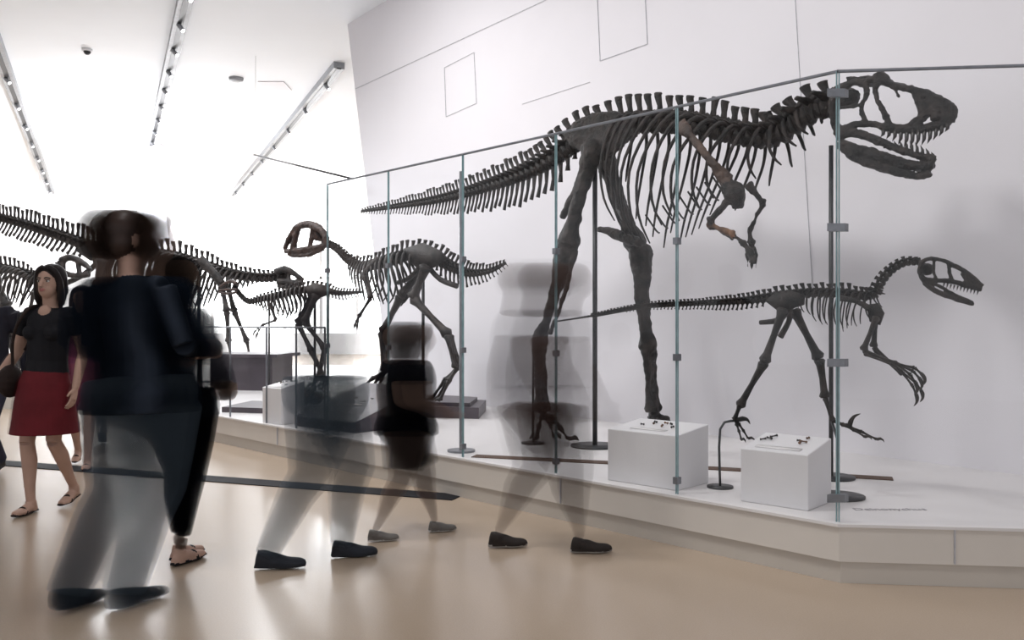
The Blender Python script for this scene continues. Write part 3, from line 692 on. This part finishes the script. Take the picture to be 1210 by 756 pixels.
            b.tube([heel-f*.015-V((0,0,.02)),heel.lerp(ball,.5)-V((0,0,.022)),ball-V((0,0,.022)),T+f*.008-V((0,0,.012))],[(.028,.008),(.034,.008),(.046,.008),(.026,.008)],10,side=sv,mat=st,smooth=4)
            if style.get('shoe')=='sandal': b.tube([ball+sv*.042-V((0,0,.01)),ball+V((0,0,.028)),ball-sv*.042-V((0,0,.01))],.009,8,mat=st,smooth=4)
        if style['bottom']=='skirt':
            zz=[(1.0,.15,.11),(.92,.178,.14),(.78,.205,.17),(.62,.225,.19),(.56,.235,.2)]
            tb([(0,.01,z) for z,_,_ in zz],[(a,d) for _,a,d in zz],'bottom',n=36)
        if style.get('bag'):
            sx=style['bag']; b.ell(U((sx*.25,.02,.93)),(.06,.13,.12),5,14)
            b.tube([U(q) for q in [(sx*.24,.02,1.03),(sx*.21,.08,1.25),(sx*.13,.10,1.41),(sx*.11,0,1.47),(sx*.14,-.1,1.38),(sx*.22,-.08,1.15)]],.012,8,mat=5,smooth=4)
    full=MB(); figure(full,V((0,0,0)))
    if solid:
        sb=full.only({TAGS.index(t) for t in solid})
        remeshed(sb,'body',[mats.get(t,mats.get('top',list(mats.values())[0])) for t in TAGS],voxel,root)
    if vol:
        for si,hw in enumerate(shells):
            b=MB(); cnt=max(2,int(math.ceil(2*hw/.03))+1)
            for i in range(cnt): figure(b,md*(-hw+2*hw*i/(cnt-1)))
            for tag,(c,dn) in vol.items():
                tbm=b.only({TAGS.index(tag)})
                if tbm.f: remeshed(tbm,'soft_%s_%d'%(tag,si+1),[volmat(name+'_'+tag,c,dn)],.016,root,iters=3)
    if face:
            def Hd(p): p=V(p); q=Rz@V((p.x,p.y,0)); p=V((q.x+hc.x,q.y+hc.y,p.z)); return p+lean*max(0,(p.z-.9)/.8)
            b2=MB()
            for sx in (-1,1):
                b2.ell(Hd((sx*.031,.078,1.643)),(.0145,.009,.0085),0,12,Rz); b2.ell(Hd((sx*.031,.0845,1.643)),(.0065,.004,.0065),1,10,Rz)
                b2.tube([Hd((sx*.014,.092,1.663)),Hd((sx*.032,.09,1.669)),Hd((sx*.05,.076,1.662))],.0038,6,mat=1,smooth=3)
                b2.tube([Hd((sx*.016,.087,1.651)),Hd((sx*.032,.089,1.654)),Hd((sx*.047,.076,1.648))],.0022,6,mat=1,smooth=3)
            b2.tube([Hd((-.026,.084,1.583)),Hd((-.01,.094,1.587)),Hd((0,.096,1.585)),Hd((.01,.094,1.587)),Hd((.026,.084,1.583))],[.002,.006,.0055,.006,.002],8,mat=2,smooth=3)
            b2.tube([Hd((-.022,.086,1.579)),Hd((0,.096,1.575)),Hd((.022,.086,1.579))],[.002,.007,.002],8,mat=2,smooth=3)
            b2.obj('face_features',[pm['eye'],pm['iris'],pm['lip']],root)
    return root
pm={'eye':mat('eye_white',(.7,.68,.66),.3),'iris':mat('eye_dark',(.02,.014,.012),.3),'lip':mat('lip',(.36,.13,.12),.4)}
def ms(pref,**kw):
    out={}
    for t,c in kw.items(): out[t]=mat(pref+'_'+t,c,.4 if t=='hair' else .75,var=.06 if t=='skin' else .12,scale=8,spec=.2)
    return out
skin=(.50,.33,.26)
l=G(54,603)
build_person('woman_in_red_skirt',1.70,(l.x,l.y),math.pi-.05,
 dict(armR=((.27,-.08,1.14),(.37,.02,.93)),armL=((-.235,-.05,1.13),(-.235,.03,.88)),legR=((.075,.10,.50),(.06,.08,.085),(.065,.26,.03)),legL=((-.07,.02,.50),(-.055,-.26,.13),(-.05,-.1,.03)),headyaw=-.05,lean=(-.05,0,0)),
 dict(female=1,hair='long',bottom='skirt',sleeve='short',shoe='sandal',vneck=1,bag=1),
 ms('red_skirt_woman',skin=(.46,.30,.235),hair=(.012,.008,.008),top=(.010,.010,.013),bottom=(.12,.012,.017),shoe=(.1,.05,.03),extra=(.03,.02,.018)),voxel=.0055,
 vol=dict(skin=((.5,.34,.27),3),hair=((.02,.015,.015),5),top=((.015,.015,.02),5),bottom=((.16,.02,.025),4)),shells=(.02,),footmove=.3)
walkA=dict(armR=((.23,.06,1.13),(.24,.2,.93)),armL=((-.24,-.1,1.13),(-.25,-.1,.88)),legR=((.09,-.02,.5),(.085,-.28,.13),(.09,-.12,.03)),legL=((-.09,.16,.5),(-.085,.22,.085),(-.09,.4,.03)))
l=G(97,550)
build_person('woman_in_pink_top',1.64,(l.x,l.y),math.pi+.3,walkA,dict(female=1,hair='long',bottom='skirt',sleeve='short',shoe='sandal'),
 ms('pink_woman',skin=skin,hair=(.03,.02,.02),top=(.16,.04,.09),bottom=(.20,.05,.09),extra=(.05,.03,.03)),voxel=.009,face=True)
l=G(-12,565)
build_person('man_in_dark_jacket',1.74,(l.x,l.y),math.pi,walkA,dict(hair='short',bottom='jeans',sleeve='long'),
 ms('edge_man',skin=skin,hair=(.03,.02,.02),top=(.02,.02,.03),bottom=(.03,.03,.05),shoe=(.03,.03,.03),extra=(.03,.03,.03)),voxel=.009,face=True)
l=G(112,522)
build_person('distant_visitor',1.70,(l.x,l.y),.4,walkA,dict(hair='short',bottom='jeans',sleeve='long'),
 ms('distant',shoe=(.05,.05,.06),extra=(.05,.05,.06)),voxel=.012,solid=['shoe','extra'],
 vol=dict(skin=((.5,.35,.3),5),hair=((.05,.04,.04),7),top=((.3,.25,.28),6),bottom=((.12,.12,.16),9)),shells=(.05,),footmove=.2,face=False)
# foreground man (long exposure)
l=G(166,706)
build_person('man_in_navy_hoodie',1.83,(l.x,l.y),-.35,
 dict(armR=((.245,.03,1.15),(.14,.22,1.12)),armL=((-.255,-.0,1.14),(-.16,.2,1.08)),legR=((.07,.02,.5),(.04,-.14,.085),(.06,.06,.03)),legL=((-.09,-.04,.5),(-.15,-.26,.1),(-.17,-.07,.03)),headyaw=-.35,lean=(-.11,0.02,0)),
 dict(hair='short',bottom='jeans',sleeve='long',longtop=1,bulk=1.0),
 ms('hoodie_man',skin=(.36,.23,.18),hair=(.035,.021,.017),top=(.012,.018,.030)),
 voxel=.010,solid=['top','hair','skin'],
 vol=dict(skin=((.35,.22,.17),10),hair=((.04,.025,.02),12),top=((.018,.026,.042),10),bottom=((.24,.30,.37),8),shoe=((.11,.14,.18),16),extra=((.1,.11,.13),16)),
 shells=(.105,.05),mdir=(.95,.3),footmove=.3,face=False)
l=G(214,664)
build_person('woman_in_leggings',1.66,(l.x,l.y),-.35,
 dict(armR=((.22,.03,1.13),(.14,.2,1.0)),armL=((-.22,.0,1.13),(-.16,.2,1.0)),legR=((.05,.03,.5),(.03,-.04,.085),(.04,.14,.03)),legL=((-.06,.05,.5),(-.05,.04,.085),(-.04,.22,.03)),lean=(-.06,0,0)),
 dict(female=1,hair='long',bottom='leggings',sleeve='long',longtop=1,shoe='sandal',barefeet_solid=1),
 ms('leggings_woman',shoe=(.01,.01,.012),extra=skin),
 voxel=.009,solid=['extra','shoe'],
 vol=dict(skin=((.6,.4,.3),22),hair=((.015,.012,.012),12),top=((.02,.024,.035),10),bottom=((.012,.012,.018),26)),
 shells=(.055,.02),footmove=.08,face=False)
# long-exposure walkers
l=G(385,664)
build_person('man_in_jeans',1.78,(l.x,l.y),-math.pi/2+.15,
 dict(armR=((.23,.04,1.13),(.23,.16,.92)),armL=((-.23,-.08,1.13),(-.24,-.1,.9)),legR=((.09,-.06,.5),(.085,-.30,.09),(.09,-.10,.03)),legL=((-.09,.14,.5),(-.085,.08,.085),(-.09,.27,.03))),
 dict(hair='short',bottom='jeans',sleeve='long'),
 ms('walking_man',shoe=(.022,.025,.032),extra=(.03,.03,.035)),
 voxel=.010,solid=['shoe','extra'],
 vol=dict(skin=((.4,.3,.25),.8),hair=((.05,.04,.04),.9),top=((.05,.05,.06),1.1),bottom=((.20,.26,.32),5.0)),
 shells=(.12,.045),footmove=0,face=False)
l=G(480,634)
build_person('child_in_black_shirt',1.30,(l.x,l.y),-math.pi/2+.3,
 dict(armR=((.22,.02,1.13),(.2,.2,1.05)),armL=((-.23,-.06,1.13),(-.23,.0,.9)),legR=((.09,-.05,.5),(.085,-.27,.09),(.09,-.08,.03)),legL=((-.09,.16,.5),(-.085,.26,.085),(-.09,.44,.03))),
 dict(hair='long',bottom='shorts',sleeve='short',longtop=1),
 ms('child',shoe=(.14,.13,.12),extra=(.5,.48,.46)),
 voxel=.009,solid=['shoe','extra'],
 vol=dict(skin=((.42,.27,.21),9),hair=((.02,.015,.015),7),top=((.012,.012,.016),9),bottom=((.015,.015,.02),6)),
 shells=(.13,.05),footmove=0,face=False)
l=G(640,650)
build_person('visitor_in_sneakers',1.66,(l.x,l.y),-math.pi/2+.1,
 dict(armR=((.23,.04,1.13),(.23,.16,.92)),armL=((-.23,-.08,1.13),(-.24,-.1,.9)),legR=((.09,.16,.5),(.085,.22,.085),(.09,.41,.03)),legL=((-.09,-.02,.5),(-.085,-.26,.09),(-.09,-.08,.03))),
 dict(hair='short',bottom='shorts',sleeve='short'),
 ms('sneaker_visitor',shoe=(.025,.02,.018),extra=(.3,.28,.26)),
 voxel=.010,solid=['shoe','extra'],
 vol=dict(skin=((.16,.09,.07),4.5),hair=((.10,.09,.10),.6),top=((.2,.19,.21),.75),bottom=((.14,.13,.14),.8)),
 shells=(.2,.08),footmove=0,face=False)

# ------------------------------------------------------------ light
w=bpy.data.worlds.new('World'); scene.world=w; w.use_nodes=True
bg=w.node_tree.nodes['Background']; bg.inputs[0].default_value=(.955,.955,1.0,1); bg.inputs[1].default_value=.95
def spot(loc,aim,e,ang=130,r=.4,col=(1,.985,.98),blend=1.0):
    L=bpy.data.lights.new('track_spot_lamp','SPOT'); L.energy=e; L.spot_size=math.radians(ang); L.spot_blend=blend; L.shadow_soft_size=r; L.color=col
    o=bpy.data.objects.new('track_spot_lamp',L); scene.collection.objects.link(o); o.location=loc
    o.rotation_euler=(V(aim)-V(loc)).to_track_quat('-Z','Y').to_euler()
spot((-1.5,4.5,5.7),(1.5,7.0,1.6),470)
spot((1.2,2.2,5.7),(3.2,5.2,1.2),190)
spot((-3.5,8.5,5.7),(-.5,10.5,1.6),640)
spot((-1.0,2.5,5.7),(-1.5,4.5,0),150)
for x,y in [(-6,12),(-9,18),(-5,18),(-7,25),(-12,24),(-11,31),(-5,31),(-2,22)]:
    spot((x,y,5.6),(x,y,0),950,165,.5,(.95,.975,1))
for x,y in [(-9,20),(-6,28),(-12,30)]:
    L=bpy.data.lights.new('added_far_fill','POINT'); L.energy=750; L.shadow_soft_size=.4; L.color=(.95,.97,1); o=bpy.data.objects.new('added_far_fill',L); o.location=(x,y,3.6); scene.collection.objects.link(o)  # fill points added in mid-air to overexpose the far room, no fixture

cam=bpy.data.cameras.new('Camera'); co=bpy.data.objects.new('Camera',cam); scene.collection.objects.link(co)
cam.sensor_width=36; cam.lens=36*F/1210; cam.shift_y=5/1210; co.location=CAM; co.rotation_euler=(math.pi/2,0,0); cam.clip_end=200
scene.camera=co
